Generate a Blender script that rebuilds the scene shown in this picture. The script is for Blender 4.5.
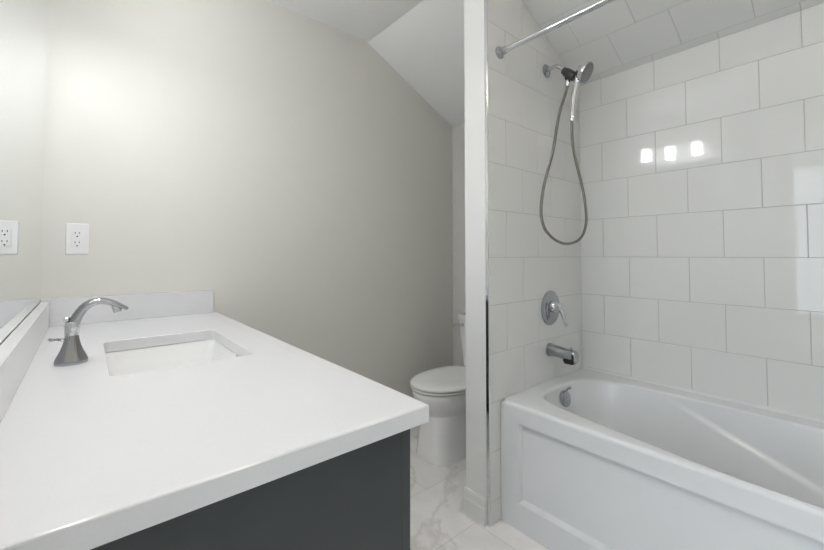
import bpy, bmesh, math, random
from mathutils import Vector, Matrix, Euler
random.seed(7)
PI = math.pi
for o in list(bpy.data.objects):
    bpy.data.objects.remove(o)
SC = bpy.context.scene
COL = SC.collection
H = 1.12                       # lens height above the floor; all z below are measured from lens height

# ------------------------------------------------------------------ camera
cam_d = bpy.data.cameras.new('camera')
cam = bpy.data.objects.new('camera', cam_d); COL.objects.link(cam)
cam_d.sensor_width = 36.0
cam_d.lens = 36.0 * 387.17 / 824.0
cam_d.shift_x = (412 - 410.19) / 824.0
cam_d.shift_y = (243.4 - 275.0) / 824.0
cam_d.clip_start = 0.01
cam.location = (0, 0, H)
cam.rotation_euler = (PI/2 + 0.03007, 0, -0.698575)
SC.camera = cam

# ------------------------------------------------------------------ sky, daylight, exposure
EXPOSURE = 1.10
LAMP = 12.0
LAMP_DOWN = 80.0
SKY = 2.0
FILL_LAMP = 6.5  # strength of the added, unseen fill lamp
world = bpy.data.worlds.new('sky'); SC.world = world; world.use_nodes = True
bg = world.node_tree.nodes['Background']
bg.inputs[0].default_value = (0.80, 0.905, 1.0, 1)
bg.inputs[1].default_value = SKY
SC.view_settings.view_transform = 'Standard'
SC.view_settings.look = 'None'
SC.view_settings.gamma = 1.0
SC.view_settings.use_curve_mapping = False
SC.view_settings.exposure = EXPOSURE
# portal at the hall window: guides the sky light, adds none of its own
pd = bpy.data.lights.new('window_portal', 'AREA'); pd.shape = 'RECTANGLE'; pd.size = 1.76; pd.size_y = 2.8
pd.cycles.is_portal = True
po = bpy.data.objects.new('window_portal', pd); COL.objects.link(po)
po.location = (-2.02, 0.30, 0.17 + H); po.rotation_euler = (0, -PI/2, 0)

# ------------------------------------------------------------------ materials
def principled(name, col, rough=0.5, metal=0.0, coat=0.0, ior=1.5, spec=0.5):
    m = bpy.data.materials.new(name); m.use_nodes = True
    b = m.node_tree.nodes['Principled BSDF']
    b.inputs['Base Color'].default_value = (*col, 1)
    b.inputs['Roughness'].default_value = rough
    b.inputs['Metallic'].default_value = metal
    b.inputs['IOR'].default_value = ior
    b.inputs['Coat Weight'].default_value = coat
    b.inputs['Coat Roughness'].default_value = 0.04
    b.inputs['Specular IOR Level'].default_value = spec
    return m

def add_noise_bump(m, scale, strength, dist=0.002):
    nt = m.node_tree; b = nt.nodes['Principled BSDF']
    tc = nt.nodes.new('ShaderNodeTexCoord')
    n = nt.nodes.new('ShaderNodeTexNoise'); n.inputs['Scale'].default_value = scale; n.inputs['Detail'].default_value = 3
    bp = nt.nodes.new('ShaderNodeBump'); bp.inputs['Strength'].default_value = strength; bp.inputs['Distance'].default_value = dist
    nt.links.new(tc.outputs['Object'], n.inputs['Vector'])
    nt.links.new(n.outputs['Fac'], bp.inputs['Height'])
    nt.links.new(bp.outputs['Normal'], b.inputs['Normal'])
    return m

def colour_noise(m, c1, c2, scale, detail=4, lo=0.35, hi=0.65):
    nt = m.node_tree; b = nt.nodes['Principled BSDF']
    tc = nt.nodes.new('ShaderNodeTexCoord')
    n = nt.nodes.new('ShaderNodeTexNoise'); n.inputs['Scale'].default_value = scale; n.inputs['Detail'].default_value = detail
    r = nt.nodes.new('ShaderNodeValToRGB')
    r.color_ramp.elements[0].position = lo; r.color_ramp.elements[0].color = (*c1, 1)
    r.color_ramp.elements[1].position = hi; r.color_ramp.elements[1].color = (*c2, 1)
    nt.links.new(tc.outputs['Object'], n.inputs['Vector'])
    nt.links.new(n.outputs['Fac'], r.inputs['Fac'])
    nt.links.new(r.outputs['Color'], b.inputs['Base Color'])
    return m

M = {}
M['paint'] = add_noise_bump(principled('wall_paint', (0.70, 0.688, 0.643), 0.42), 220, 0.05)
M['white_paint'] = add_noise_bump(principled('ceiling_paint', (0.92, 0.92, 0.92), 0.7), 220, 0.05)
M['trim_paint'] = principled('trim_paint', (0.80, 0.80, 0.79), 0.35)
M['tile'] = principled('glazed_white_tile', (0.76, 0.76, 0.745), 0.03)
M['grout'] = add_noise_bump(principled('grout', (0.50, 0.50, 0.48), 0.9), 300, 0.2)
M['quartz'] = colour_noise(principled('white_quartz', (0.8, 0.8, 0.8), 0.12), (0.725, 0.725, 0.74), (0.74, 0.74, 0.755), 260)
M['porcelain'] = principled('porcelain', (0.88, 0.88, 0.875), 0.08, coat=0.3)
M['acrylic'] = principled('white_acrylic', (0.76, 0.77, 0.78), 0.20)
M['seat'] = principled('seat_plastic', (0.87, 0.87, 0.86), 0.22)
M['charcoal'] = colour_noise(principled('charcoal_paint', (0.03, 0.03, 0.03), 0.38), (0.043, 0.048, 0.050), (0.049, 0.054, 0.057), 8)
M['chrome'] = principled('chrome', (0.72, 0.73, 0.75), 0.07, 1.0)
M['dark_chrome'] = principled('dark_chrome', (0.42, 0.43, 0.45), 0.10, 1.0)
M['gunmetal'] = principled('gunmetal_chrome', (0.24, 0.24, 0.245), 0.25, 1.0)
M['black'] = principled('black_plastic', (0.012, 0.012, 0.013), 0.35)
M['grey_plastic'] = principled('dark_grey_plastic', (0.05, 0.05, 0.048), 0.35)
M['mirror'] = principled('mirror_silver', (0.90, 0.93, 0.94), 0.0, 1.0)
M['plastic'] = principled('white_plastic', (0.80, 0.80, 0.80), 0.3)
M['oak'] = colour_noise(principled('hall_floor_wood', (0.4, 0.3, 0.2), 0.4), (0.30, 0.22, 0.15), (0.42, 0.32, 0.23), 6)

def make_hose_mat():
    m = principled('ribbed_steel_hose', (0.30, 0.285, 0.255), 0.25, 1.0)
    nt = m.node_tree; b = nt.nodes['Principled BSDF']
    tc = nt.nodes.new('ShaderNodeTexCoord')
    w = nt.nodes.new('ShaderNodeTexWave'); w.wave_type = 'BANDS'; w.bands_direction = 'Z'
    w.inputs['Scale'].default_value = 90
    bp = nt.nodes.new('ShaderNodeBump'); bp.inputs['Strength'].default_value = 0.5; bp.inputs['Distance'].default_value = 0.002
    nt.links.new(tc.outputs['Object'], w.inputs['Vector']); nt.links.new(w.outputs['Fac'], bp.inputs['Height'])
    nt.links.new(bp.outputs['Normal'], b.inputs['Normal'])
    return m
M['hose'] = make_hose_mat()

def make_opal(nm='lit_opal_glass', col=(0.975, 0.985, 1.0, 1), e=None):
    m = bpy.data.materials.new(nm); m.use_nodes = True
    b = m.node_tree.nodes['Principled BSDF']
    b.inputs['Base Color'].default_value = (0.9, 0.9, 0.9, 1); b.inputs['Roughness'].default_value = 0.3
    b.inputs['Emission Color'].default_value = col; b.inputs['Emission Strength'].default_value = LAMP if e is None else e
    return m
M['opal'] = make_opal()
M['opal_bottom'] = make_opal('lit_diffuser', e=LAMP_DOWN)
M['warm_fill'] = make_opal('warm_fill_glow', (1.0, 0.91, 0.77, 1), FILL_LAMP)  # glow of the added fill lamp

def make_pane():
    m = bpy.data.materials.new('window_glass'); m.use_nodes = True
    nt = m.node_tree; nt.nodes.remove(nt.nodes['Principled BSDF'])
    t = nt.nodes.new('ShaderNodeBsdfTransparent'); g = nt.nodes.new('ShaderNodeBsdfGlossy'); g.inputs['Roughness'].default_value = 0.0
    mx = nt.nodes.new('ShaderNodeMixShader'); mx.inputs[0].default_value = 0.06
    nt.links.new(t.outputs[0], mx.inputs[1]); nt.links.new(g.outputs[0], mx.inputs[2])
    nt.links.new(mx.outputs[0], nt.nodes['Material Output'].inputs['Surface'])
    return m
M['pane'] = make_pane()

def make_marble():
    m = principled('marble_floor_tile', (0.6, 0.58, 0.56), 0.3)
    nt = m.node_tree; b = nt.nodes['Principled BSDF']; L = nt.links.new
    tc = nt.nodes.new('ShaderNodeTexCoord')
    n1 = nt.nodes.new('ShaderNodeTexNoise'); n1.inputs['Scale'].default_value = 3.2; n1.inputs['Detail'].default_value = 8; n1.inputs['Roughness'].default_value = 0.62; n1.inputs['Distortion'].default_value = 1.2
    r1 = nt.nodes.new('ShaderNodeValToRGB')
    r1.color_ramp.elements[0].position = 0.30; r1.color_ramp.elements[0].color = (0.84, 0.805, 0.79, 1)
    r1.color_ramp.elements[1].position = 0.68; r1.color_ramp.elements[1].color = (0.95, 0.935, 0.93, 1)
    n2 = nt.nodes.new('ShaderNodeTexNoise'); n2.inputs['Scale'].default_value = 1.7; n2.inputs['Detail'].default_value = 9; n2.inputs['Roughness'].default_value = 0.58; n2.inputs['Distortion'].default_value = 0.6
    s = nt.nodes.new('ShaderNodeMath'); s.operation = 'SUBTRACT'; s.inputs[1].default_value = 0.5
    a = nt.nodes.new('ShaderNodeMath'); a.operation = 'ABSOLUTE'
    r2 = nt.nodes.new('ShaderNodeValToRGB')
    r2.color_ramp.elements[0].position = 0.0; r2.color_ramp.elements[0].color = (0.78, 0.76, 0.75, 1)
    r2.color_ramp.elements[1].position = 0.03; r2.color_ramp.elements[1].color = (1, 1, 1, 1)
    mul = nt.nodes.new('ShaderNodeMixRGB'); mul.blend_type = 'MULTIPLY'; mul.inputs[0].default_value = 0.75
    mp = nt.nodes.new('ShaderNodeMapping'); mp.inputs['Location'].default_value = (0.25, -0.176, 0)
    br = nt.nodes.new('ShaderNodeTexBrick'); br.offset = 0.5
    br.inputs['Scale'].default_value = 1.0; br.inputs['Brick Width'].default_value = 0.61; br.inputs['Row Height'].default_value = 0.305
    br.inputs['Mortar Size'].default_value = 0.0016; br.inputs['Mortar Smooth'].default_value = 0.0
    br.inputs['Color1'].default_value = (1, 1, 1, 1); br.inputs['Color2'].default_value = (0.93, 0.93, 0.93, 1); br.inputs['Mortar'].default_value = (0.74, 0.72, 0.71, 1)
    mul2 = nt.nodes.new('ShaderNodeMixRGB'); mul2.blend_type = 'MULTIPLY'; mul2.inputs[0].default_value = 1.0
    L(tc.outputs['Object'], n1.inputs['Vector']); L(tc.outputs['Object'], n2.inputs['Vector'])
    L(tc.outputs['Object'], mp.inputs['Vector']); L(mp.outputs['Vector'], br.inputs['Vector'])
    L(n1.outputs['Fac'], r1.inputs['Fac']); L(n2.outputs['Fac'], s.inputs[0]); L(s.outputs[0], a.inputs[0]); L(a.outputs[0], r2.inputs['Fac'])
    L(r1.outputs['Color'], mul.inputs[1]); L(r2.outputs['Color'], mul.inputs[2])
    L(mul.outputs[0], mul2.inputs[1]); L(br.outputs['Color'], mul2.inputs[2]); L(mul2.outputs[0], b.inputs['Base Color'])
    return m
M['marble'] = make_marble()

# ------------------------------------------------------------------ helpers
def link_mesh(name, bm, mat, origin, smooth):
    me = bpy.data.meshes.new(name)
    bmesh.ops.recalc_face_normals(bm, faces=bm.faces[:])
    bmesh.ops.translate(bm, verts=bm.verts[:], vec=-Vector(origin))
    if smooth:
        for f in bm.faces: f.smooth = True
        for e in bm.edges:
            if len(e.link_faces) == 2 and e.calc_face_angle(0) > math.radians(smooth): e.smooth = False
    bm.to_mesh(me); bm.free()
    me.materials.append(mat)
    o = bpy.data.objects.new(name, me); COL.objects.link(o)
    if smooth:
        wm = o.modifiers.new('weighted_normals', 'WEIGHTED_NORMAL'); wm.keep_sharp = True; wm.weight = 80
    return o

def world_loc(p):
    v = Vector((0, 0, 0))
    while p is not None: v += p.location; p = p.parent
    return v

def obj(name, bm, mat, parent=None, origin=None, smooth=35):
    """bm in room coordinates (z from the lens); becomes one mesh object at its parent's or own origin"""
    bmesh.ops.translate(bm, verts=bm.verts[:], vec=(0, 0, H))
    if parent is not None:
        o = link_mesh(name, bm, mat, world_loc(parent), smooth); o.parent = parent
    else:
        org = Vector((origin[0], origin[1], origin[2] + H)) if origin else Vector((0, 0, 0))
        o = link_mesh(name, bm, mat, org, smooth); o.location = org
    return o

def thing(name, label, cat, loc, group=None):
    o = bpy.data.objects.new(name, None); COL.objects.link(o)
    o.empty_display_size = 0.05
    o.location = (loc[0], loc[1], loc[2] + H)
    o['label'] = label; o['category'] = cat
    if group: o['group'] = group
    return o

def tag(o, label, cat, group=None):
    o['label'] = label; o['category'] = cat
    if group: o['group'] = group
    return o

def struct(name, bm, mat, smooth=35):
    o = obj(name, bm, mat, None, None, smooth); o['kind'] = 'structure'; return o

def part_label(o, s): o['label'] = s; return o

def bx(bm, x0, x1, y0, y1, z0, z1, bev=0.0, seg=2):
    r = bmesh.ops.create_cube(bm, size=1)
    vs = r['verts']
    for v in vs:
        v.co = Vector(((x0+x1)/2 + v.co.x*(x1-x0), (y0+y1)/2 + v.co.y*(y1-y0), (z0+z1)/2 + v.co.z*(z1-z0)))
    if bev > 0:
        es = list({e for v in vs for e in v.link_edges})
        bmesh.ops.bevel(bm, geom=es, offset=bev, segments=seg, profile=0.5, affect='EDGES')
    return bm

def box(*a, **k): return bx(bmesh.new(), *a, **k)

def loft(bm, rings, cap0=True, cap1=True, closed=True):
    rows = [[bm.verts.new(p) for p in r] for r in rings]
    n = len(rows[0])
    for a, b in zip(rows[:-1], rows[1:]):
        for i in range(n if closed else n-1):
            j = (i+1) % n
            bm.faces.new((a[i], a[j], b[j], b[i]))
    if cap0: bm.faces.new(rows[0][::-1])
    if cap1: bm.faces.new(rows[-1])
    return bm

def frame_axis(d):
    d = Vector(d).normalized()
    u = Vector((0, 0, 1)) if abs(d.z) < 0.9 else Vector((1, 0, 0))
    a = d.cross(u).normalized(); b = d.cross(a).normalized()
    return a, b

def lathe(bm, base, axis, prof, n=32, flip=None):
    """prof: (distance along the axis, radius)"""
    axis = Vector(axis).normalized(); a, b = frame_axis(axis); base = Vector(base)
    rings = [[base + axis*h + (a*math.cos(2*PI*i/n) + b*math.sin(2*PI*i/n))*max(r, 1e-5) for i in range(n)] for h, r in prof]
    return loft(bm, rings)

def spline(pts, per=8):
    P = [Vector(p) for p in pts]; out = []
    for i in range(len(P)-1):
        p0 = P[max(i-1, 0)]; p1 = P[i]; p2 = P[i+1]; p3 = P[min(i+2, len(P)-1)]
        for k in range(per):
            t = k/per
            out.append(0.5*((2*p1) + (p2-p0)*t + (2*p0-5*p1+4*p2-p3)*t*t + (3*p1-p0-3*p2+p3)*t**3))
    out.append(P[-1]); return out

def tube(bm, path, rad, n=14, ref=None, caps=True):
    """path list of points; rad number or list of r or (ra, rb); ref fixes the b axis"""
    path = [Vector(p) for p in path]; rings = []; prev = None
    for i, p in enumerate(path):
        d = (path[min(i+1, len(path)-1)] - path[max(i-1, 0)]).normalized()
        if ref is not None:
            a = d.cross(Vector(ref)).normalized()
        elif prev is None: a, _ = frame_axis(d)
        else: a = (prev - d*prev.dot(d)).normalized()
        b = d.cross(a).normalized(); prev = a
        r = rad[i] if isinstance(rad, (list, tuple)) else rad
        ra, rb = r if isinstance(r, (list, tuple)) else (r, r)
        rings.append([p + a*ra*math.cos(2*PI*k/n) + b*rb*math.sin(2*PI*k/n) for k in range(n)])
    return loft(bm, rings, caps, caps)

def lerp_list(vals, n):
    out = []
    for i in range(n):
        t = i/(n-1)*(len(vals)-1); k = min(int(t), len(vals)-2); f = t-k
        out.append(vals[k]*(1-f) + vals[k+1]*f)
    return out

def rrect(cx, cy, hx, hy, r, z, seg=6):
    pts = []
    for sx, sy, a0 in ((1, 1, 0), (-1, 1, PI/2), (-1, -1, PI), (1, -1, 1.5*PI)):
        for k in range(seg+1):
            a = a0 + PI/2*k/seg
            pts.append(Vector((cx + sx*(hx-r) + r*math.cos(a), cy + sy*(hy-r) + r*math.sin(a), z)))
    return pts

def poly_prism(bm, pts, z_vec):
    """solid from a planar outline swept along z_vec"""
    z = Vector(z_vec)
    a = [bm.verts.new(p) for p in pts]; b = [bm.verts.new(Vector(p)+z) for p in pts]; n = len(pts)
    bm.faces.new(a[::-1]); bm.faces.new(b)
    for i in range(n):
        j = (i+1) % n; bm.faces.new((a[i], a[j], b[j], b[i]))
    return bm

def ray_rect(cx, cy, th, x0, x1, y0, y1):
    dx, dy = math.cos(th), math.sin(th); t = 1e9
    if dx > 1e-9: t = min(t, (x1-cx)/dx)
    if dx < -1e-9: t = min(t, (x0-cx)/dx)
    if dy > 1e-9: t = min(t, (y1-cy)/dy)
    if dy < -1e-9: t = min(t, (y0-cy)/dy)
    return cx+dx*t, cy+dy*t

# ------------------------------------------------------------------ dimensions
XL, XR = -0.1245, 2.112          # mirror wall, tiled long wall
XK = 2.130                      # painted knee wall behind the toilet
YB = 2.032                      # outlet wall
YF = -0.490                     # wall at the foot of the tub
YW = 1.036                      # tiled wet wall
FL = -H                         # floor
CE = 1.353                      # flat ceiling
FOLD = 0.948                    # long wall meets sloping tile
SL = 0.47                       # slope of the sloping ceiling
PX = 1.297                      # end of the partition
PB = 1.163                      # back of the partition
TH = 0.2035; TW = 0.2543        # tile height, width
def slope_z(x): return FOLD + SL*(XR-x)
def pslope(x): return 0.980 + 0.487*(2.118-x)    # painted slope
XS = 2.118 - (CE-0.980)/0.487    # where the painted slope meets the flat ceiling

# ------------------------------------------------------------------ room shell
struct('floor', box(-0.228, 2.25, YF-0.1, YB+0.1, FL-0.10, FL), M['marble'])
struct('wall_back', box(-0.228, 2.25, YB, YB+0.12, FL, CE+0.1), M['paint'])
struct('wall_right', box(XR+0.014, 2.25, YF-0.1, YB, FL, 1.15), M['paint'])
struct('wall_front', box(-0.228, XR+0.014, YF-0.11, YF-0.014, FL, CE+0.1), M['paint'])
# left wall with a doorway beside the vanity
b = bmesh.new()
bx(b, XL-0.1, XL-0.004, 0.415, YB, FL, CE+0.1); bx(b, XL-0.1, XL-0.004, -0.45, 0.415, 0.93, CE+0.1); bx(b, XL-0.1, XL-0.004, YF-0.11, -0.45, FL, CE+0.1)
struct('wall_left', b, M['paint'])
struct('ceiling', box(-0.228, XS+0.01, YF-0.1, YB+0.1, CE, CE+0.1), M['white_paint'])
b = bmesh.new()
poly_prism(b, [(XS, YF-0.1, CE), (2.24, YF-0.1, pslope(2.24)), (2.24, YF-0.1, pslope(2.24)+0.15), (XS, YF-0.1, CE+0.15)], (0, YB-YF+0.2, 0))
struct('ceiling_slope', b, M['white_paint'])
# partition between toilet and tub
b = bmesh.new()
xt = XR + 0.014
poly_prism(b, [(PX, YW+0.012, FL), (xt, YW+0.012, FL), (xt, YW+0.012, pslope(xt)+0.01), (XS, YW+0.012, CE+0.005), (PX, YW+0.012, CE+0.005)], (0, PB-YW-0.012, 0))
struct('wall_partition', b, M['trim_paint'])

# ------------------------------------------------------------------ wall tiles (each tile is cut into the mesh of its wall)
def clip(poly, a, b, c):
    """keep a*x+b*y<=c"""
    out = []
    for i in range(len(poly)):
        p, q = poly[i], poly[(i+1) % len(poly)]
        dp, dq = a*p[0]+b*p[1]-c, a*q[0]+b*q[1]-c
        if dp <= 0: out.append(p)
        if dp*dq < 0:
            t = dp/(dp-dq); out.append((p[0]+(q[0]-p[0])*t, p[1]+(q[1]-p[1])*t))
    return out

def tiles(O, U, V, N, rows, halfplanes, u_rng, thick=0.009, grout=0.0022):
    """rows: (v0, v1, u joint). O + u*U + v*V, N faces the room; the tile face lies at N*0"""
    bm = bmesh.new(); gm = bmesh.new()
    O, U, V, N = Vector(O), Vector(U), Vector(V), Vector(N)
    for v0, v1, uj in rows:
        k0 = math.floor((u_rng[0]-uj)/TW)
        k = k0
        while uj + k*TW < u_rng[1]:
            ua, ub = uj + k*TW, uj + (k+1)*TW; k += 1
            poly = [(ua, v0), (ub, v0), (ub, v1), (ua, v1)]
            for hp in halfplanes:
                poly = clip(poly, *hp)
                if len(poly) < 3: break
            if len(poly) < 3: continue
            cu = sum(p[0] for p in poly)/len(poly); cv = sum(p[1] for p in poly)/len(poly)
            hu = (max(p[0] for p in poly)-min(p[0] for p in poly))/2; hv = (max(p[1] for p in poly)-min(p[1] for p in poly))/2
            if hu < 0.004 or hv < 0.004: continue
            al, be = random.gauss(0, 0.0014), random.gauss(0, 0.0014)
            off = random.uniform(-0.0004, 0.0)
            def ring(ins, h):
                su, sv = 1-ins/hu, 1-ins/hv; out = []
                for p in poly:
                    x, y = cu+(p[0]-cu)*su, cv+(p[1]-cv)*sv
                    hh = h + off + (al*(x-cu)+be*(y-cv) if h > -0.005 else 0)
                    out.append(O+U*x+V*y+N*hh)
                return out
            g = grout/2
            loft(bm, [ring(g, -thick), ring(g, -0.0012), ring(g+0.0003, -0.0005), ring(g+0.0011, 0)], cap0=False)
    return bm

def grout_face(O, U, V, N, poly, depth=0.0016, back=0.012):
    bm = bmesh.new(); O, U, V, N = Vector(O), Vector(U), Vector(V), Vector(N)
    poly_prism(bm, [O+U*p[0]+V*p[1]-N*depth for p in poly], -N*(back-depth))
    return bm

z0 = -0.0099
y0 = 0.790; x0 = 1.555
def rows_for(uj, lo, hi):
    r = []
    for i in range(lo, hi): r.append((z0+i*TH, z0+(i+1)*TH, uj if i % 2 else uj+TW/2))
    return r
# long wall: u = Y, v = Z
zl = -0.62
t = struct('wall_shower_long', tiles((XR, 0, 0), (0, 1, 0), (0, 0, 1), (-1, 0, 0), rows_for(y0, -4, 5), [(0, 1, FOLD+0.005), (0, -1, -zl), (1, 0, YW+0.006), (-1, 0, -YF+0.006)], (YF-0.006, YW+0.006)), M['tile'], 0)
struct('trim_grout_long', grout_face((XR, 0, 0), (0, 1, 0), (0, 0, 1), (-1, 0, 0), [(YF, zl), (YW, zl), (YW, FOLD), (YF, FOLD)]), M['grout'])
# wet wall: u = X, v = Z
top = (SL, 1, FOLD+SL*XR-0.001)
struct('wall_shower_wet', tiles((0, YW, 0), (1, 0, 0), (0, 0, 1), (0, -1, 0), rows_for(x0, -6, 7), [top, (0, 1, CE), (0, -1, -FL), (1, 0, XR-0.001), (-1, 0, -PX-0.004)], (PX, XR)), M['tile'], 0)
struct('trim_grout_wet', grout_face((0, YW, 0), (1, 0, 0), (0, 0, 1), (0, -1, 0), [(PX+0.003, FL), (XR, FL), (XR, FOLD), (XS, CE), (PX+0.003, CE)]), M['grout'])
# foot wall
struct('wall_shower_foot', tiles((0, YF, 0), (1, 0, 0), (0, 0, 1), (0, 1, 0), rows_for(x0, -4, 7), [top, (0, 1, CE), (0, -1, -zl), (1, 0, XR-0.001), (-1, 0, -PX)], (PX, XR)), M['tile'], 0)
struct('trim_grout_foot', grout_face((0, YF, 0), (1, 0, 0), (0, 0, 1), (0, 1, 0), [(PX, zl), (XR, zl), (XR, FOLD), (XS+0.03, CE-0.03), (PX, CE-0.03)]), M['grout'])
# sloping ceiling above the tub: u = Y, v = up the slope
hl = math.hypot(1, SL); Vs = (-1/hl, 0, SL/hl); Ns = (-SL/hl, 0, -1/hl)
rs = [(-0.1628+i*TH, -0.1628+(i+1)*TH, y0-2*TW if i % 2 else y0-TW/2-2*TW) for i in range(0, 6)]
send = (CE-FOLD)/SL*hl - 0.002
struct('ceiling_shower', tiles((XR, 0, FOLD), (0, 1, 0), Vs, Ns, [(a, c_, u) for a, c_, u in rs], [(0, -1, -0.001), (0, 1, send), (1, 0, YW+0.006), (-1, 0, -YF+0.006)], (YF-0.006, YW+0.006)), M['tile'], 0)
struct('trim_grout_slope', grout_face((XR, 0, FOLD), (0, 1, 0), Vs, Ns, [(YF, 0), (YW, 0), (YW, send), (YF, send)]), M['grout'])
# metal edge trim where tile meets the painted partition end
struct('trim_tile_edge', box(PX-0.002, PX+0.004, YW-0.003, YW+0.013, FL+0.001, CE-0.001, bev=0.001, seg=1), M['chrome'])

# ------------------------------------------------------------------ baseboards
def baseboard(name, p0, p1, n, h=0.108, t=0.014):
    """stepped profile swept from p0 to p1, n = direction into the room"""
    p0, p1, n = Vector(p0), Vector(p1), Vector(n)
    prof = [(0, 0), (t, 0), (t, h*0.62), (t*0.72, h*0.66), (t*0.72, h*0.9), (t*0.45, h), (0, h)]
    bm = bmesh.new()
    loft(bm, [[p + n*a + Vector((0, 0, c)) for a, c in prof] for p in (p0, p1)])
    return struct(name, bm, M['trim_paint'], 0)
baseboard('baseboard_partition', (PX-0.0005, YW+0.014, FL), (PX-0.0005, PB+0.006, FL), (-1, 0, 0))
baseboard('baseboard_alcove', (PX, PB+0.0005, FL), (XR+0.012, PB+0.0005, FL), (0, 1, 0))
baseboard('baseboard_right', (XR+0.0135, PB, FL), (XR+0.0135, YB-0.001, FL), (-1, 0, 0))
baseboard('baseboard_back', (0.47, YB-0.0005, FL), (XR+0.012, YB-0.0005, FL), (0, -1, 0))
baseboard('baseboard_front', (XL, YF-0.0135, FL), (1.36, YF-0.0135, FL), (0, 1, 0))
# doorway casing
b = bmesh.new()
bx(b, XL-0.114, XL+0.010, 0.395, 0.415, FL, 0.93, 0.002); bx(b, XL-0.114, XL+0.010, -0.45, -0.43, FL, 0.93, 0.002); bx(b, XL-0.114, XL+0.010, -0.43, 0.395, 0.91, 0.93, 0.002)
bx(b, XL-0.004, XL+0.012, 0.397, 0.465, FL, 0.99, 0.003); bx(b, XL-0.004, XL+0.012, -0.475, -0.432, FL, 0.99, 0.003); bx(b, XL-0.004, XL+0.012, -0.432, 0.397, 0.912, 0.99, 0.003)
struct('trim_doorway', b, M['trim_paint'])

# ------------------------------------------------------------------ hall beyond the doorway, with the window that gives the daylight
HX = -2.0
struct('floor_hall', box(HX-0.1, -0.228, -1.6, 2.3, FL-0.1, FL), M['oak'])
struct('ceiling_hall', box(HX-0.1, -0.228, -1.6, 2.3, CE, CE+0.1), M['white_paint'])
b = bmesh.new()
WY0, WY1, WZ0, WZ1 = -1.10, 1.70, -0.71, 1.05
bx(b, HX-0.1, HX, -1.6, WY0, FL, CE); bx(b, HX-0.1, HX, WY1, 2.3, FL, CE); bx(b, HX-0.1, HX, WY0, WY1, FL, WZ0); bx(b, HX-0.1, HX, WY0, WY1, WZ1, CE)
struct('wall_hall_window', b, M['white_paint'])
struct('wall_hall_back', box(HX, -0.228, 2.2, 2.3, FL, CE), M['white_paint'])
struct('wall_hall_front', box(HX, -0.228, -1.6, -1.5, FL, CE), M['white_paint'])
b = bmesh.new()
w = 0.05
bx(b, HX-0.09, HX-0.02, WY0, WY1, WZ0, WZ0+w); bx(b, HX-0.09, HX-0.02, WY0, WY1, WZ1-w, WZ1)
for yy in (WY0, WY0+(WY1-WY0)/4-w/2, WY0+(WY1-WY0)/2-w/2, WY0+3*(WY1-WY0)/4-w/2, WY1-w): bx(b, HX-0.088, HX-0.022, yy, yy+w, WZ0+w, WZ1-w)
win = struct('window_1', b, M['trim_paint'])
pane = obj('pane', box(HX-0.06, HX-0.055, WY0+w, WY1-w, WZ0+w, WZ1-w), M['pane'], win)

# ------------------------------------------------------------------ vanity: cabinet, countertop, splashes, sink
CT = -0.272; CB = CT-0.033
CX1, CY0, CY1 = 0.486, 0.525, YB-0.001
cab = thing('vanity_cabinet', 'charcoal painted vanity cabinet under the white quartz countertop', 'cabinet', (0.16, 1.28, FL))
b = bmesh.new()
bx(b, XL+0.001, 0.438, 0.545, 0.563, FL+0.10, CB-0.0005); bx(b, XL+0.001, 0.438, CY1-0.020, CY1-0.002, FL+0.10, CB-0.0005)
bx(b, 0.417, 0.438, 0.563, CY1-0.020, FL+0.10, CB-0.0005); bx(b, XL+0.001, XL+0.013, 0.563, CY1-0.020, FL+0.10, CB-0.0005); bx(b, XL+0.013, 0.417, 0.563, CY1-0.020, FL+0.10, FL+0.118)
obj('body', b, M['charcoal'], cab)
obj('toe_kick', box(XL+0.001, 0.38, 0.56, CY1-0.004, FL, FL+0.10), M['charcoal'], cab)
for i in range(3):
    ya = 0.545 + i*0.494; yb = ya+0.488
    b = bmesh.new()
    bx(b, 0.4385, 0.459, ya, yb, FL+0.104, CB-0.008, 0.0015, 1)
    d = obj('door', b, M['charcoal'], cab)
    b = bmesh.new()
    hy = yb-0.05 if i != 1 else ya+0.05
    tube(b, [(0.459, hy, -0.40), (0.482, hy, -0.40)], 0.004, 10); tube(b, [(0.459, hy, -0.52), (0.482, hy, -0.52)], 0.004, 10)
    tube(b, [(0.482, hy, -0.38), (0.482, hy, -0.54)], 0.005, 10)
    part_label(obj('handle', b, M['chrome'], d), 'chrome bar handle')

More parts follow.
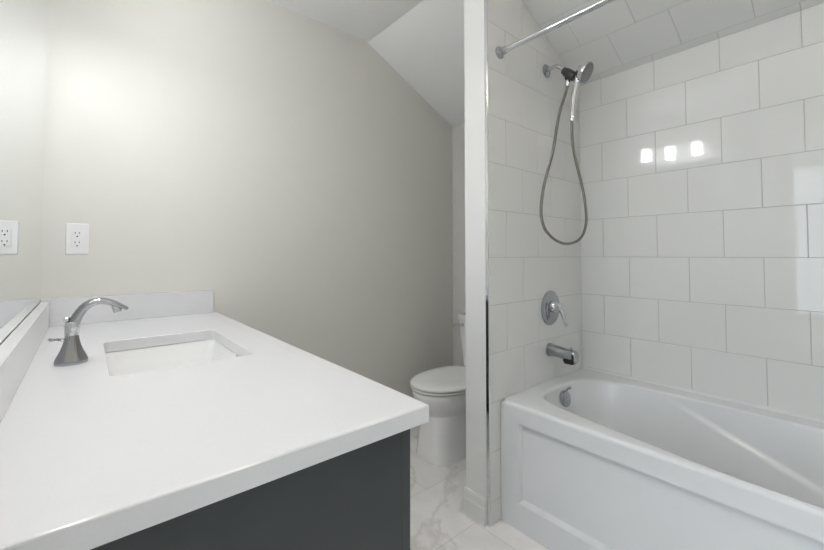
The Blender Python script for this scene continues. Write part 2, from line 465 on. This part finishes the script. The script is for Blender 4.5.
SX0, SX1, SY0, SY1, SR = 0.049, 0.364, 1.098, 1.552, 0.022
def counter_mesh():
    bm = bmesh.new()
    cx, cy = (SX0+SX1)/2, (SY0+SY1)/2
    inner = rrect(cx, cy, (SX1-SX0)/2, (SY1-SY0)/2, SR, 0, 5)
    X0, X1, Y0, Y1 = XL+0.001, CX1, CY0, CY1
    ths = []
    pts = [(p.x, p.y) for p in inner]
    # add the outer corner angles on the inner outline
    def inner_at(th):
        best = None
        for i in range(len(pts)):
            p, q = pts[i], pts[(i+1) % len(pts)]
            dx, dy = math.cos(th), math.sin(th); ex, ey = q[0]-p[0], q[1]-p[1]
            det = dx*(-ey)+dy*ex
            if abs(det) < 1e-12: continue
            rx, ry = p[0]-cx, p[1]-cy
            t_ = (rx*(-ey)+ry*ex)/det; s_ = (dx*ry-dy*rx)/det
            if t_ > 0 and -1e-9 <= s_ <= 1+1e-9: best = (cx+dx*t_, cy+dy*t_)
        return best
    A = sorted([math.atan2(p[1]-cy, p[0]-cx) for p in pts] + [math.atan2(y-cy, x-cx) for x in (X0, X1) for y in (Y0, Y1)])
    inn = [inner_at(a) for a in A]
    def outer(ins): return [ray_rect(cx, cy, a, X0, X1-ins, Y0+ins, Y1) for a in A]
    def infl(d):
        return [(cx+(x-cx)*(1+d/abs((SX1-SX0)/2)), cy+(y-cy)*(1+d/abs((SY1-SY0)/2))) for x, y in inn]
    R = lambda P, z: [Vector((x, y, z)) for x, y in P]
    rings = [R(infl(0), CB), R(infl(0), CT-0.002), R(infl(0.0007), CT-0.0006), R(infl(0.002), CT), R(outer(0.003), CT), R(outer(0.0008), CT-0.0009), R(outer(0), CT-0.003), R(outer(0), CB+0.002), R(outer(0.0015), CB)]
    loft(bm, rings + [rings[0]], False, False)
    bmesh.ops.remove_doubles(bm, verts=bm.verts[:], dist=1e-6)
    return bm
tag(obj('countertop', counter_mesh(), M['quartz'], None, (0.16, 1.28, CB), 0), 'white quartz vanity countertop with rectangular sink cutout', 'countertop')
tag(obj('side_splash', box(XL+0.001, XL+0.026, CY0, CY1-0.021, CT+0.0003, -0.1755, 0.0015), M['quartz'], None, (XL+0.014, 1.28, CT)), 'long white quartz backsplash strip below the mirror', 'backsplash')
tag(obj('back_splash', box(XL+0.001, 0.471, CY1-0.021, CY1-0.0005, CT+0.0003, -0.1665, 0.0015), M['quartz'], None, (0.17, CY1-0.01, CT)), 'short white quartz backsplash strip below the wall outlet', 'backsplash')

# sink: undermount basin
sk = thing('sink', 'white rectangular undermount sink set below the countertop cutout', 'sink', ((SX0+SX1)/2, (SY0+SY1)/2, CB-0.155))
b = bmesh.new()
cx, cy = (SX0+SX1)/2, (SY0+SY1)/2; hx, hy = (SX1-SX0)/2, (SY1-SY0)/2
def sr(dx, r, z): return rrect(cx, cy, hx+dx, hy+dx, r, z, 6)
zt = CB-0.0006
loft(b, [sr(0.022, 0.03, zt-0.012), sr(0.022, 0.03, zt), sr(0.004, 0.028, zt), sr(0.001, 0.03, zt-0.004), sr(-0.010, 0.032, zt-0.05), sr(-0.022, 0.036, zt-0.105), sr(-0.036, 0.04, zt-0.125), sr(-0.062, 0.04, zt-0.135), sr(-0.12, 0.03, zt-0.138),
         ], cap0=False, cap1=True)
loft(b, [sr(0.022, 0.03, zt-0.012), sr(0.012, 0.04, zt-0.016), sr(0.0, 0.04, zt-0.11), sr(-0.04, 0.04, zt-0.15)], cap0=False, cap1=True)
bmesh.ops.remove_doubles(b, verts=b.verts[:], dist=1e-6)
obj('basin', b, M['porcelain'], sk, smooth=60)
b = bmesh.new()
lathe(b, (cx, cy, zt-0.1385), (0, 0, 1), [(0, 0.022), (0.003, 0.022), (0.004, 0.018), (0.002, 0.0)], 28)
part_label(obj('drain', b, M['chrome'], sk), 'chrome drain plug')
b = bmesh.new()
ox = SX1-0.0035
lathe(b, (ox, 1.235, CB-0.011), (-1, 0, -0.2), [(-0.002, 0.0165), (0.003, 0.0165), (0.0045, 0.014), (0.003, 0.011), (0.0, 0.0105)], 28)
part_label(obj('overflow_ring', b, M['chrome'], sk), 'chrome overflow ring')

# faucet
FX, FY = -0.021, 1.302
fc = thing('faucet', 'chrome faucet with tall curved spout beside the sink', 'faucet', (FX, FY, CT))
b = bmesh.new()
prof = [(0.0, 0.0335), (0.006, 0.0345), (0.013, 0.0335), (0.020, 0.0300), (0.032, 0.0240), (0.046, 0.0190), (0.058, 0.0160), (0.070, 0.0143)]
rings = []
for hgt, r in prof:
    rings.append([Vector((FX+r*math.cos(2*PI*(i+0.5)/8)*1.02, FY+r*math.sin(2*PI*(i+0.5)/8)*1.02, CT+0.0004+hgt)) for i in range(8)])
loft(b, rings)
bmesh.ops.bevel(b, geom=[e for e in b.edges if abs((e.verts[0].co-e.verts[1].co).z) > 0.003 and (e.verts[0].co.xy-Vector((FX, FY))).length > 0.01], offset=0.0018, segments=2, affect='EDGES')
part_label(obj('base', b, M['dark_chrome'], fc, smooth=20), 'flared octagonal chrome base')
b = bmesh.new()
lathe(b, (FX, FY, CT+0.070), (0, 0, 1), [(0, 0.0135), (0.003, 0.0146), (0.010, 0.0146), (0.014, 0.0142), (0.018, 0.0150), (0.030, 0.0150), (0.034, 0.0130)], 28)
obj('collar', b, M['chrome'], fc)
b = bmesh.new()
sp = spline([(FX+0.002, FY, CT+0.095), (FX+0.010, FY, CT+0.117), (FX+0.025, FY, CT+0.140), (FX+0.045, FY, CT+0.151), (FX+0.066, FY, CT+0.150), (FX+0.088, FY, CT+0.141), (FX+0.112, FY, CT+0.127)], 6)
n = len(sp)
tube(b, sp, list(zip(lerp_list([0.0130, 0.0138, 0.0145, 0.0152, 0.0162, 0.0170, 0.0172], n), lerp_list([0.0125, 0.0118, 0.0108, 0.0098, 0.0088, 0.0074, 0.0050], n))), 24, ref=(0, 0, 1) if False else None)
obj('spout', b, M['dark_chrome'], fc, smooth=50)
b = bmesh.new()
lathe(b, (FX+0.086, FY, CT+0.139), (0.30, 0, -1), [(0, 0.0095), (0.016, 0.0100), (0.0195, 0.0092), (0.0195, 0.007), (0.016, 0.0065)], 24)
obj('aerator', b, M['chrome'], fc)
b = bmesh.new()
tube(b, [(FX-0.010, FY, CT+0.092), (FX-0.011, FY, CT+0.108)], 0.0032, 12); lathe(b, (FX-0.011, FY, CT+0.104), (0, 0, 1), [(0, 0.004), (0.002, 0.0068), (0.010, 0.0072), (0.012, 0.0055)], 20)
obj('lift_rod_knob', b, M['chrome'], fc)
b = bmesh.new()
tube(b, spline([(FX-0.010, FY-0.002, CT+0.058), (FX-0.020, FY-0.006, CT+0.062), (FX-0.030, FY-0.012, CT+0.065), (FX-0.038, FY-0.018, CT+0.066)], 5), [(0.0035+0.0055*max(0, (i-6)/9), 0.0038) for i in range(16)], 14)
obj('lever', b, M['chrome'], fc)

# mirror on the left wall
tag(obj('mirror', box(XL-0.003, XL, 0.545, YB-0.004, -0.1752, 1.03, 0.0008, 1), M['mirror'], None, (XL, 1.28, -0.17)), 'large frameless mirror on the left wall above the long backsplash', 'mirror')

# ------------------------------------------------------------------ outlet
ot = thing('wall_outlet', 'white double wall outlet above the short backsplash', 'outlet', (-0.024, YB, 0.064))
ox0, ox1, oz0, oz1 = -0.060, 0.011, 0.002, 0.126
b = bmesh.new(); y1 = YB-0.0003
loft(b, [rrect(0, 0, (ox1-ox0)/2, (oz1-oz0)/2, 0.004, 0, 3), rrect(0, 0, (ox1-ox0)/2, (oz1-oz0)/2, 0.004, 0.003, 3), rrect(0, 0, (ox1-ox0)/2-0.003, (oz1-oz0)/2-0.003, 0.003, 0.006, 3)])
def face_y(bm, cx_, cz_):
    for v in bm.verts: v.co = Vector((cx_+v.co.x, y1-v.co.z, cz_+v.co.y))
    return bm
ocx, ocz = (ox0+ox1)/2, (oz0+oz1)/2
obj('plate', face_y(b, ocx, ocz), M['plastic'], ot)
b = bmesh.new()
loft(b, [rrect(0, 0, 0.0166, 0.0335, 0.002, 0.0055, 3), rrect(0, 0, 0.0166, 0.0335, 0.002, 0.0078, 3), rrect(0, 0, 0.0156, 0.0325, 0.002, 0.0086, 3)])
rc = obj('receptacle', face_y(b, ocx, ocz), M['plastic'], ot)
for s in (1, -1):
    zc = ocz + s*0.0185
    for dx, hh in ((-0.0064, 0.0040), (0.0064, 0.0034)):
        part_label(obj('slot', box(ocx+dx-0.0011, ocx+dx+0.0011, y1-0.0090, y1-0.0084, zc+0.003-hh+0.002, zc+0.003+hh+0.002), M['black'], rc), 'dark plug slot')
    b = bmesh.new(); lathe(b, (ocx, y1-0.0084, zc-0.0085), (0, -1, 0), [(0, 0.0028), (0.0006, 0.0028)], 16)
    part_label(obj('ground_hole', b, M['black'], rc), 'dark round ground hole')

# ------------------------------------------------------------------ vanity light above the mirror
vl = thing('vanity_light', 'three lamp vanity light on the left wall above the mirror', 'light fixture', (XL, 1.21, 1.11))
obj('backplate', box(XL+0.0006, XL+0.020, 0.86, 1.55, 0.885, 1.075, 0.004), M['plastic'], vl)
for yy in (0.995, 1.205, 1.415):
    b = bmesh.new()
    lathe(b, (XL+0.020, yy, 0.985), (1, 0, 0), [(0, 0.030), (0.006, 0.030), (0.009, 0.012), (0.050, 0.012), (0.052, 0.026), (0.060, 0.026)], 24)
    arm = obj('arm', b, M['chrome'], vl)
    b = bmesh.new(); bx(b, XL+0.080, XL+0.150, yy-0.034, yy+0.034, 0.930, 1.040, 0.008, 3)
    part_label(obj('shade', b, M['opal'], arm), 'lit white glass lamp shade')
    part_label(obj('diffuser', box(XL+0.083, XL+0.147, yy-0.031, yy+0.031, 0.9265, 0.9295, 0.001, 1), M['opal_bottom'], arm), 'bright diffuser under the shade')

# added fill lamp, out of view near the doorway, brightens the tub side
KX, KY = 0.55, -0.10
cl = thing('added_fill_lamp', 'added fill lamp on a short stem, out of view near the doorway', 'fill light', (KX, KY, CE))
b = bmesh.new()
lathe(b, (KX, KY, CE-0.0005), (0, 0, -1), [(0, 0.065), (0.014, 0.065), (0.020, 0.055), (0.022, 0.010), (0.085, 0.010), (0.088, 0.030), (0.095, 0.030)], 40)
obj('stem', b, M['chrome'], cl)
b = bmesh.new()
lathe(b, (KX, KY, CE-0.090), (0, 0, -1), [(0, 0.02), (0.006, 0.09), (0.018, 0.135), (0.035, 0.150), (0.060, 0.140), (0.085, 0.105), (0.100, 0.055), (0.104, 0.0)], 48)
part_label(obj('fill_globe', b, M['warm_fill'], cl, smooth=60), 'warm glowing globe of the added fill lamp')

# ------------------------------------------------------------------ bathtub
RIM = -0.617; TX0 = 1.372; TX1 = XR-0.002; TY0 = YF+0.002; TY1 = YW-0.002
tb = thing('bathtub', 'white alcove bathtub with recessed front panel along the tiled wall', 'bathtub', ((TX0+TX1)/2, (TY0+TY1)/2, FL))
ocx, ocy = 1.705, 0.268
def tub_ring(z, t, kf):
    """opening outline, t in 0..1 from the rim to the bottom of the well"""
    pts = []
    ax_f = 0.305-0.055*t; ax_b = 0.305-0.075*t
    ay_d = 0.690-0.09*t            # drain end is steep
    ay_h = 0.690-0.36*t            # head end leans back
    nf = 4.5-0.5*t; nb = 4.0-0.4*t
    for th in TH_A:
        c, s = math.cos(th), math.sin(th)
        ax, nn = (ax_b, nb) if c > 0 else (ax_f, nf)
        ay = ay_d if s > 0 else ay_h
        r = (abs(c/ax)**nn + abs(s/ay)**nn)**(-1/nn)
        x, y = ocx+c*r*kf, ocy+s*r*kf
        if c < 0:
            q = min(1, max(0, (y-0.15)/0.70)); x = ocx+(x-ocx)*(1-0.22*q*q*(3-2*q))
        # soft arm-rest ledge running down the back side
        if c > 0.15 and t > 0:
            zl_ = -0.684 + 0.385*(y-0.476)
            f = min(1, max(0, (zl_+0.010 - z)/0.024)); f = f*f*(3-2*f)
            fade = min(1, max(0, (0.62-y)/0.22))*min(1, max(0, (y+0.35)/0.2))
            x -= 0.011*f*fade*min(1, (c-0.15)/0.2)
        pts.append(Vector((x, y, z)))
    return pts
N_ = 280
TH_A = [2*PI*i/N_ for i in range(N_)]
for x in (TX0, TX1):
    for y in (TY0, TY1):
        a = math.atan2(y-ocy, x-ocx) % (2*PI)
        k = min(range(len(TH_A)), key=lambda i: abs(TH_A[i]-a)); TH_A[k] = a
b = bmesh.new()
def outer_ring(ins, z): return [Vector((*ray_rect(ocx, ocy, a, TX0+ins, TX1, TY0, TY1), z)) for a in TH_A]
depth = 0.40
rings = [outer_ring(0.0, RIM-0.046), outer_ring(0.0, RIM-0.016), outer_ring(0.0012, RIM-0.0095), outer_ring(0.0045, RIM-0.0042), outer_ring(0.0098, RIM-0.001), outer_ring(0.017, RIM)]
for k, z in ((1.035, RIM), (1.012, RIM-0.0015), (1.0, RIM-0.006)): rings.append(tub_ring(z, 0, k))
S = 90
for i in range(1, S+1):
    t = i/S
    z = RIM-0.006-depth*t
    tt = t**1.0
    rings.append(tub_ring(z, tt, 1.0 if t < 0.85 else 1.0-0.22*((t-0.85)/0.15)**2))
rings.append(tub_ring(RIM-0.012-depth, 1, 0.4))
loft(b, rings, cap0=False, cap1=True)
# upstand along the tiled walls
obj('basin', b, M['acrylic'], tb, smooth=60)
b = bmesh.new()
poly_prism(b, [(TX1-0.018, 0, RIM-0.001), (TX1, 0, RIM-0.001), (TX1, 0, RIM+0.010), (TX1-0.004, 0, RIM+0.010), (TX1-0.010, 0, RIM+0.004)], (0, 1, 0))
for v in b.verts: v.co.y = TY0 if v.co.y < 0.5 else TY1
obj('tile_flange', b, M['acrylic'], tb, smooth=60)
# apron with recessed panel
b = bmesh.new()
ya, yb_, za, zb = TY0+0.10, 0.941, -1.003, -0.694
def yz(x, y_0, y_1, z_0, z_1): return [Vector((x, y_0, z_0)), Vector((x, y_1, z_0)), Vector((x, y_1, z_1)), Vector((x, y_0, z_1))]
zb_top = RIM-0.046
loft(b, [yz(TX0+0.05, TY0, TY1, FL+0.001, zb_top), yz(TX0+0.0002, TY0, TY1, FL+0.001, zb_top), yz(TX0+0.0002, ya-0.006, yb_+0.004, za-0.008, zb+0.003), yz(TX0+0.003, ya-0.003, yb_+0.002, za-0.004, zb+0.002), yz(TX0+0.019, ya+0.006, yb_-0.003, za+0.006, zb-0.001)], cap0=True, cap1=True)
part_label(obj('apron', b, M['acrylic'], tb, smooth=0), 'white front panel with recessed rectangle')
oc = Vector((1.735, 0.941, -0.672)); on = Vector((0, -1, 0.22)).normalized()
b = bmesh.new()
lathe(b, oc-on*0.008, on, [(0, 0.034), (0.014, 0.038), (0.018, 0.037), (0.021, 0.033), (0.020, 0.028), (0.022, 0.024), (0.023, 0.0)], 36)
op = obj('overflow_plate', b, M['dark_chrome'], tb)
b = bmesh.new()
lathe(b, oc+on*0.014, on, [(0, 0.0045), (0.003, 0.004), (0.003, 0.0)], 14)
obj('screw', b, M['chrome'], op)
b = bmesh.new()
tube(b, [oc+on*0.008+Vector((0, 0, 0.034)), oc+on*0.018+Vector((0, 0, 0.046)), oc+on*0.030+Vector((0, 0, 0.050))], [0.004, 0.005, 0.006], 12)
obj('trip_lever', b, M['dark_chrome'], op)
b = bmesh.new()
lathe(b, (1.70, 0.72, RIM-depth-0.012), (0, 0, 1), [(0, 0.034), (0.004, 0.034), (0.006, 0.028), (0.003, 0.0)], 28)
obj('drain', b, M['chrome'], tb)

# ------------------------------------------------------------------ tub spout, valve
ts = thing('tub_spout', 'chrome tub spout on the tiled wall over the bathtub end', 'tub spout', (1.766, YW, -0.468))
b = bmesh.new()
def sq(y, cz, hw, ht, r): return [Vector((1.766+p.x, y, cz+p.y)) for p in rrect(0, 0, hw, ht, r, 0, 5)]
loft(b, [sq(YW-0.0008, -0.466, 0.0315, 0.0325, 0.030), sq(YW-0.010, -0.466, 0.0315, 0.0325, 0.030), sq(YW-0.017, -0.466, 0.027, 0.028, 0.025), sq(YW-0.06, -0.468, 0.0255, 0.0265, 0.022), sq(YW-0.098, -0.473, 0.0255, 0.027, 0.018), sq(YW-0.126, -0.478, 0.0250, 0.0285, 0.014), sq(YW-0.138, -0.480, 0.0235, 0.0265, 0.013), sq(YW-0.142, -0.481, 0.019, 0.021, 0.011)])
obj('body', b, M['dark_chrome'], ts, smooth=50)
b = bmesh.new()
loft(b, [[Vector((1.766+p.x, YW-0.109+p.y, -0.5125)) for p in rrect(0, 0, 0.020, 0.022, 0.008, 0)], [Vector((1.766+p.x, YW-0.111+p.y, -0.497)) for p in rrect(0, 0, 0.0263, 0.030, 0.010, 0)], [Vector((1.766+p.x, YW-0.114+p.y, -0.487)) for p in rrect(0, 0, 0.0262, 0.026, 0.010, 0)]])  # black mouth block, widened past the body to stand for a dark reflection
part_label(obj('mouth_reflection', b, M['black'], ts), 'black spout mouth with dark reflection built in')
b = bmesh.new()
lathe(b, (1.766, YW-0.118, -0.456), (0, 0, 1), [(0, 0.004), (0.010, 0.004), (0.012, 0.008), (0.019, 0.0085), (0.021, 0.006)], 20)
obj('diverter_knob', b, M['chrome'], ts)

vv = thing('shower_valve', 'chrome shower valve with lever handle above the tub spout', 'shower valve', (1.780, YW, -0.263))
b = bmesh.new()
def ovl(r, y): return [Vector((1.780+r*math.cos(2*PI*i/40), y, -0.263+r*1.02*math.sin(2*PI*i/40))) for i in range(40)]
loft(b, [ovl(0.084, YW-0.0008), ovl(0.084, YW-0.004), ovl(0.080, YW-0.008), ovl(0.066, YW-0.012), ovl(0.058, YW-0.011), ovl(0.050, YW-0.014), ovl(0.030, YW-0.018)])
obj('escutcheon', b, M['dark_chrome'], vv)
b = bmesh.new()
lathe(b, (1.780, YW-0.016, -0.255), (0, -1, 0), [(0, 0.030), (0.012, 0.029), (0.020, 0.024), (0.022, 0.020), (0.030, 0.019), (0.044, 0.018), (0.050, 0.013)], 28)
obj('hub', b, M['chrome'], vv)
b = bmesh.new()
lp = spline([(1.778, YW-0.046, -0.245), (1.784, YW-0.058, -0.262), (1.790, YW-0.066, -0.285), (1.797, YW-0.068, -0.312), (1.806, YW-0.070, -0.345)], 5)
tube(b, lp, lerp_list([0.019, 0.018, 0.0145, 0.0115, 0.0095], len(lp)), 16)
obj('lever', b, M['chrome'], vv, smooth=60)

# ------------------------------------------------------------------ shower rod
rd = thing('shower_rod', 'straight chrome shower curtain rod across the tub alcove', 'shower rod', (1.382, YW, 0.891))
b = bmesh.new()
tube(b, [(1.382, YW-0.02, 0.891), (1.382, YF+0.02, 0.891)], 0.0125, 24)
obj('rod', b, M['chrome'], rd)
for yy, s in ((YW-0.0008, -1), (YF+0.0008, 1)):
    b = bmesh.new()
    lathe(b, (1.382, yy, 0.891), (0, s, 0), [(0, 0.027), (0.006, 0.027), (0.010, 0.022), (0.012, 0.017), (0.034, 0.016), (0.036, 0.0135)], 28)
    obj('flange', b, M['dark_chrome'], rd)

# ------------------------------------------------------------------ hand shower
AX = 1.765
sh = thing('hand_shower', 'chrome hand shower on wall arm with looping metal hose', 'shower head', (AX, YW, 0.931))
b = bmesh.new()
lathe(b, (AX, YW-0.0008, 0.928), (0, -1, 0), [(0, 0.033), (0.004, 0.033), (0.009, 0.028), (0.012, 0.018), (0.016, 0.0125)], 32)
obj('flange', b, M['dark_chrome'], sh)
b = bmesh.new()
tube(b, spline([(AX, YW-0.010, 0.928), (AX, YW-0.040, 0.933), (AX, YW-0.066, 0.928), (AX, YW-0.088, 0.908), (AX, YW-0.105, 0.888)], 6), 0.0105, 18)
obj('arm', b, M['chrome'], sh)
ba = Vector((AX, 0.938, 0.893)); bd = Vector((0, -0.68, -0.66)).normalized()
b = bmesh.new()
lathe(b, ba-bd*0.008, bd, [(0, 0.012), (0.004, 0.0165), (0.020, 0.019), (0.022, 0.021), (0.050, 0.022), (0.070, 0.022), (0.078, 0.018)], 24)
lathe(b, Vector((AX, 0.925, 0.872)), Vector((0, -0.15, -1)), [(0, 0.013), (0.030, 0.012), (0.032, 0.009)], 20)
part_label(obj('bracket', b, M['grey_plastic'], sh), 'dark grey holder bracket')
# round head facing down and away from the wall
hc = Vector((AX, 0.836, 0.850)); hd = Vector((0.10, -0.84, -0.50)).normalized()
b = bmesh.new()
lathe(b, hc-hd*0.040, hd, [(0, 0.014), (0.006, 0.022), (0.018, 0.036), (0.030, 0.046), (0.038, 0.0485), (0.046, 0.0485), (0.050, 0.046)], 40)
head = obj('head', b, M['chrome'], sh)
b = bmesh.new()
lathe(b, hc+hd*0.0102, hd, [(0, 0.0455), (0.002, 0.045), (0.003, 0.040), (0.003, 0.0)], 40)
a_, b_ = frame_axis(hd)
for rr, nn in ((0.012, 6), (0.025, 12), (0.036, 18)):
    for i in range(nn):
        q = hc+hd*0.0128+(a_*math.cos(2*PI*i/nn)+b_*math.sin(2*PI*i/nn))*rr
        lathe(b, q, hd, [(0, 0.0022), (0.002, 0.0015)], 8)
part_label(obj('spray_face', b, M['gunmetal'], head), 'grey metal spray face with nozzles')
# wand handle
b = bmesh.new()
wp = spline([hc-hd*0.026+Vector((0, 0.004, -0.006)), Vector((AX, 0.876, 0.818)), Vector((AX, 0.890, 0.760)), Vector((AX, 0.897, 0.705)), Vector((AX, 0.901, 0.662))], 6)
tube(b, wp, lerp_list([0.017, 0.0155, 0.0140, 0.0135, 0.0125], len(wp)), 20)
obj('handle', b, M['chrome'], sh, smooth=60)
b = bmesh.new()
lathe(b, (AX, 0.9000, 0.664), (0, 0.10, -1), [(0, 0.0105), (0.004, 0.0125), (0.024, 0.0125), (0.030, 0.009)], 20)
obj('hose_nut', b, M['chrome'], sh); b = bmesh.new()
lathe(b, (AX, 0.921, 0.842), (0, 0.06, -1), [(0, 0.010), (0.004, 0.012), (0.022, 0.012), (0.030, 0.009)], 20)
obj('hose_nut', b, M['chrome'], sh)
b = bmesh.new()
hp = [(AX, 0.920, 0.822), (1.752, 0.926, 0.775), (1.696, 0.930, 0.659), (1.640, 0.930, 0.483), (1.588, 0.930, 0.375), (1.551, 0.930, 0.288), (1.532, 0.930, 0.189), (1.552, 0.930, 0.128), (1.590, 0.930, 0.096), (1.660, 0.930, 0.066), (1.752, 0.930, 0.053), (1.850, 0.930, 0.068), (1.915, 0.930, 0.103), (1.950, 0.930, 0.165), (1.951, 0.930, 0.222), (1.930, 0.929, 0.300), (1.898, 0.928, 0.368), (1.838, 0.925, 0.470), (1.800, 0.920, 0.545), (1.777, 0.910, 0.610), (AX, 0.9035, 0.640)]
tube(b, spline(hp, 7), 0.0066, 12)
part_label(obj('hose', b, M['hose'], sh, smooth=60), 'long ribbed metal hose hanging in a loop')

# ------------------------------------------------------------------ toilet
TYc = 1.592
tl = thing('toilet', 'white two piece toilet with closed lid in the alcove', 'toilet', (1.75, TYc, FL))
def egg(xf, xb, w, z, nf=2.0, nb=3.2, n=64, xm=None):
    """outline along X: xf front tip (low X), xb back, half width w"""
    if xm is None: xm = xf+(xb-xf)*0.52
    out = []; xf += 0.022; xm += 0.022
    for i in range(n):
        t = 2*PI*i/n; c, s = math.cos(t), math.sin(t)
        a, e = (xb-xm, nb) if c > 0 else (xm-xf, nf)
        x = xm + a*math.copysign(abs(c)**(2/e), c); y = TYc + w*math.copysign(abs(s)**(2/e), s)
        out.append(Vector((x, y, z)))
    return out
F = lambda h: FL+h
b = bmesh.new()
loft(b, [egg(1.422, 1.94, 0.128, F(0.0005), 4.5, 5), egg(1.420, 1.94, 0.129, F(0.006), 4.5, 5), egg(1.424, 1.94, 0.126, F(0.03), 4.5, 5), egg(1.432, 1.95, 0.114, F(0.14), 4.2, 5), egg(1.438, 1.96, 0.108, F(0.225), 4, 5), egg(1.440, 1.965, 0.108, F(0.232), 3.6, 5),
         egg(1.440, 1.97, 0.112, F(0.240), 3.0, 5), egg(1.425, 1.98, 0.128, F(0.262), 2.6, 4), egg(1.398, 1.99, 0.150, F(0.292), 2.3, 4), egg(1.376, 2.0, 0.168, F(0.318), 2.15, 4), egg(1.366, 2.0, 0.177, F(0.340), 2.1, 4), egg(1.363, 2.0, 0.180, F(0.366), 2.1, 4), egg(1.366, 1.998, 0.178, F(0.3705), 2.1, 4), egg(1.380, 1.99, 0.166, F(0.3722), 2.1, 4)])
obj('bowl', b, M['porcelain'], tl, smooth=40)
b = bmesh.new()
loft(b, [egg(1.384, 1.855, 0.161, F(0.3795), 2.1, 3), egg(1.364, 1.862, 0.181, F(0.3800), 2.1, 3), egg(1.363, 1.862, 0.182, F(0.387), 2.1, 3), egg(1.365, 1.86, 0.180, F(0.3888), 2.1, 3), egg(1.384, 1.855, 0.161, F(0.3890), 2.1, 3)])
obj('seat', b, M['seat'], tl, smooth=40)
b = bmesh.new()
loft(b, [egg(1.386, 1.860, 0.159, F(0.3955), 2.1, 3), egg(1.365, 1.868, 0.181, F(0.3957), 2.1, 3), egg(1.363, 1.870, 0.183, F(0.398), 2.1, 3), egg(1.363, 1.870, 0.183, F(0.406), 2.1, 3), egg(1.368, 1.868, 0.178, F(0.4115), 2.1, 3), egg(1.39, 1.86, 0.160, F(0.4165), 2.1, 3), egg(1.45, 1.84, 0.115, F(0.4190), 2.1, 3)])
obj('lid', b, M['seat'], tl, smooth=40)
for s in (-1, 1):
    obj('hinge', box(1.862, 1.892, TYc+s*0.075-0.02, TYc+s*0.075+0.02, F(0.373), F(0.412), 0.006), M['seat'], tl)
b = bmesh.new()
def tank(hx_, hy_, z): return rrect(2.010, TYc, hx_, hy_, 0.03, z, 6)
loft(b, [tank(0.078, 0.165, F(0.373)), tank(0.084, 0.172, F(0.385)), tank(0.093, 0.190, F(0.56)), tank(0.098, 0.202, F(0.690))])
obj('tank', b, M['porcelain'], tl, smooth=40)
b = bmesh.new()
loft(b, [tank(0.100, 0.204, F(0.691)), tank(0.103, 0.209, F(0.696)), tank(0.103, 0.209, F(0.714)), tank(0.100, 0.206, F(0.725)), tank(0.09, 0.195, F(0.728))])
obj('tank_lid', b, M['porcelain'], tl, smooth=40)
b = bmesh.new()
lathe(b, (1.917, TYc+0.150, F(0.662)), (-1, 0, 0), [(0, 0.012), (0.006, 0.012), (0.008, 0.009), (0.024, 0.008)], 20)
tube(b, spline([(1.893, TYc+0.140, F(0.664)), (1.890, TYc+0.165, F(0.663)), (1.889, TYc+0.190, F(0.658)), (1.890, TYc+0.212, F(0.650))], 5), [(0.009+0.003*i/15, 0.007) for i in range(16)], 14)
part_label(obj('flush_lever', b, M['chrome'], tl, smooth=60), 'chrome flush lever')
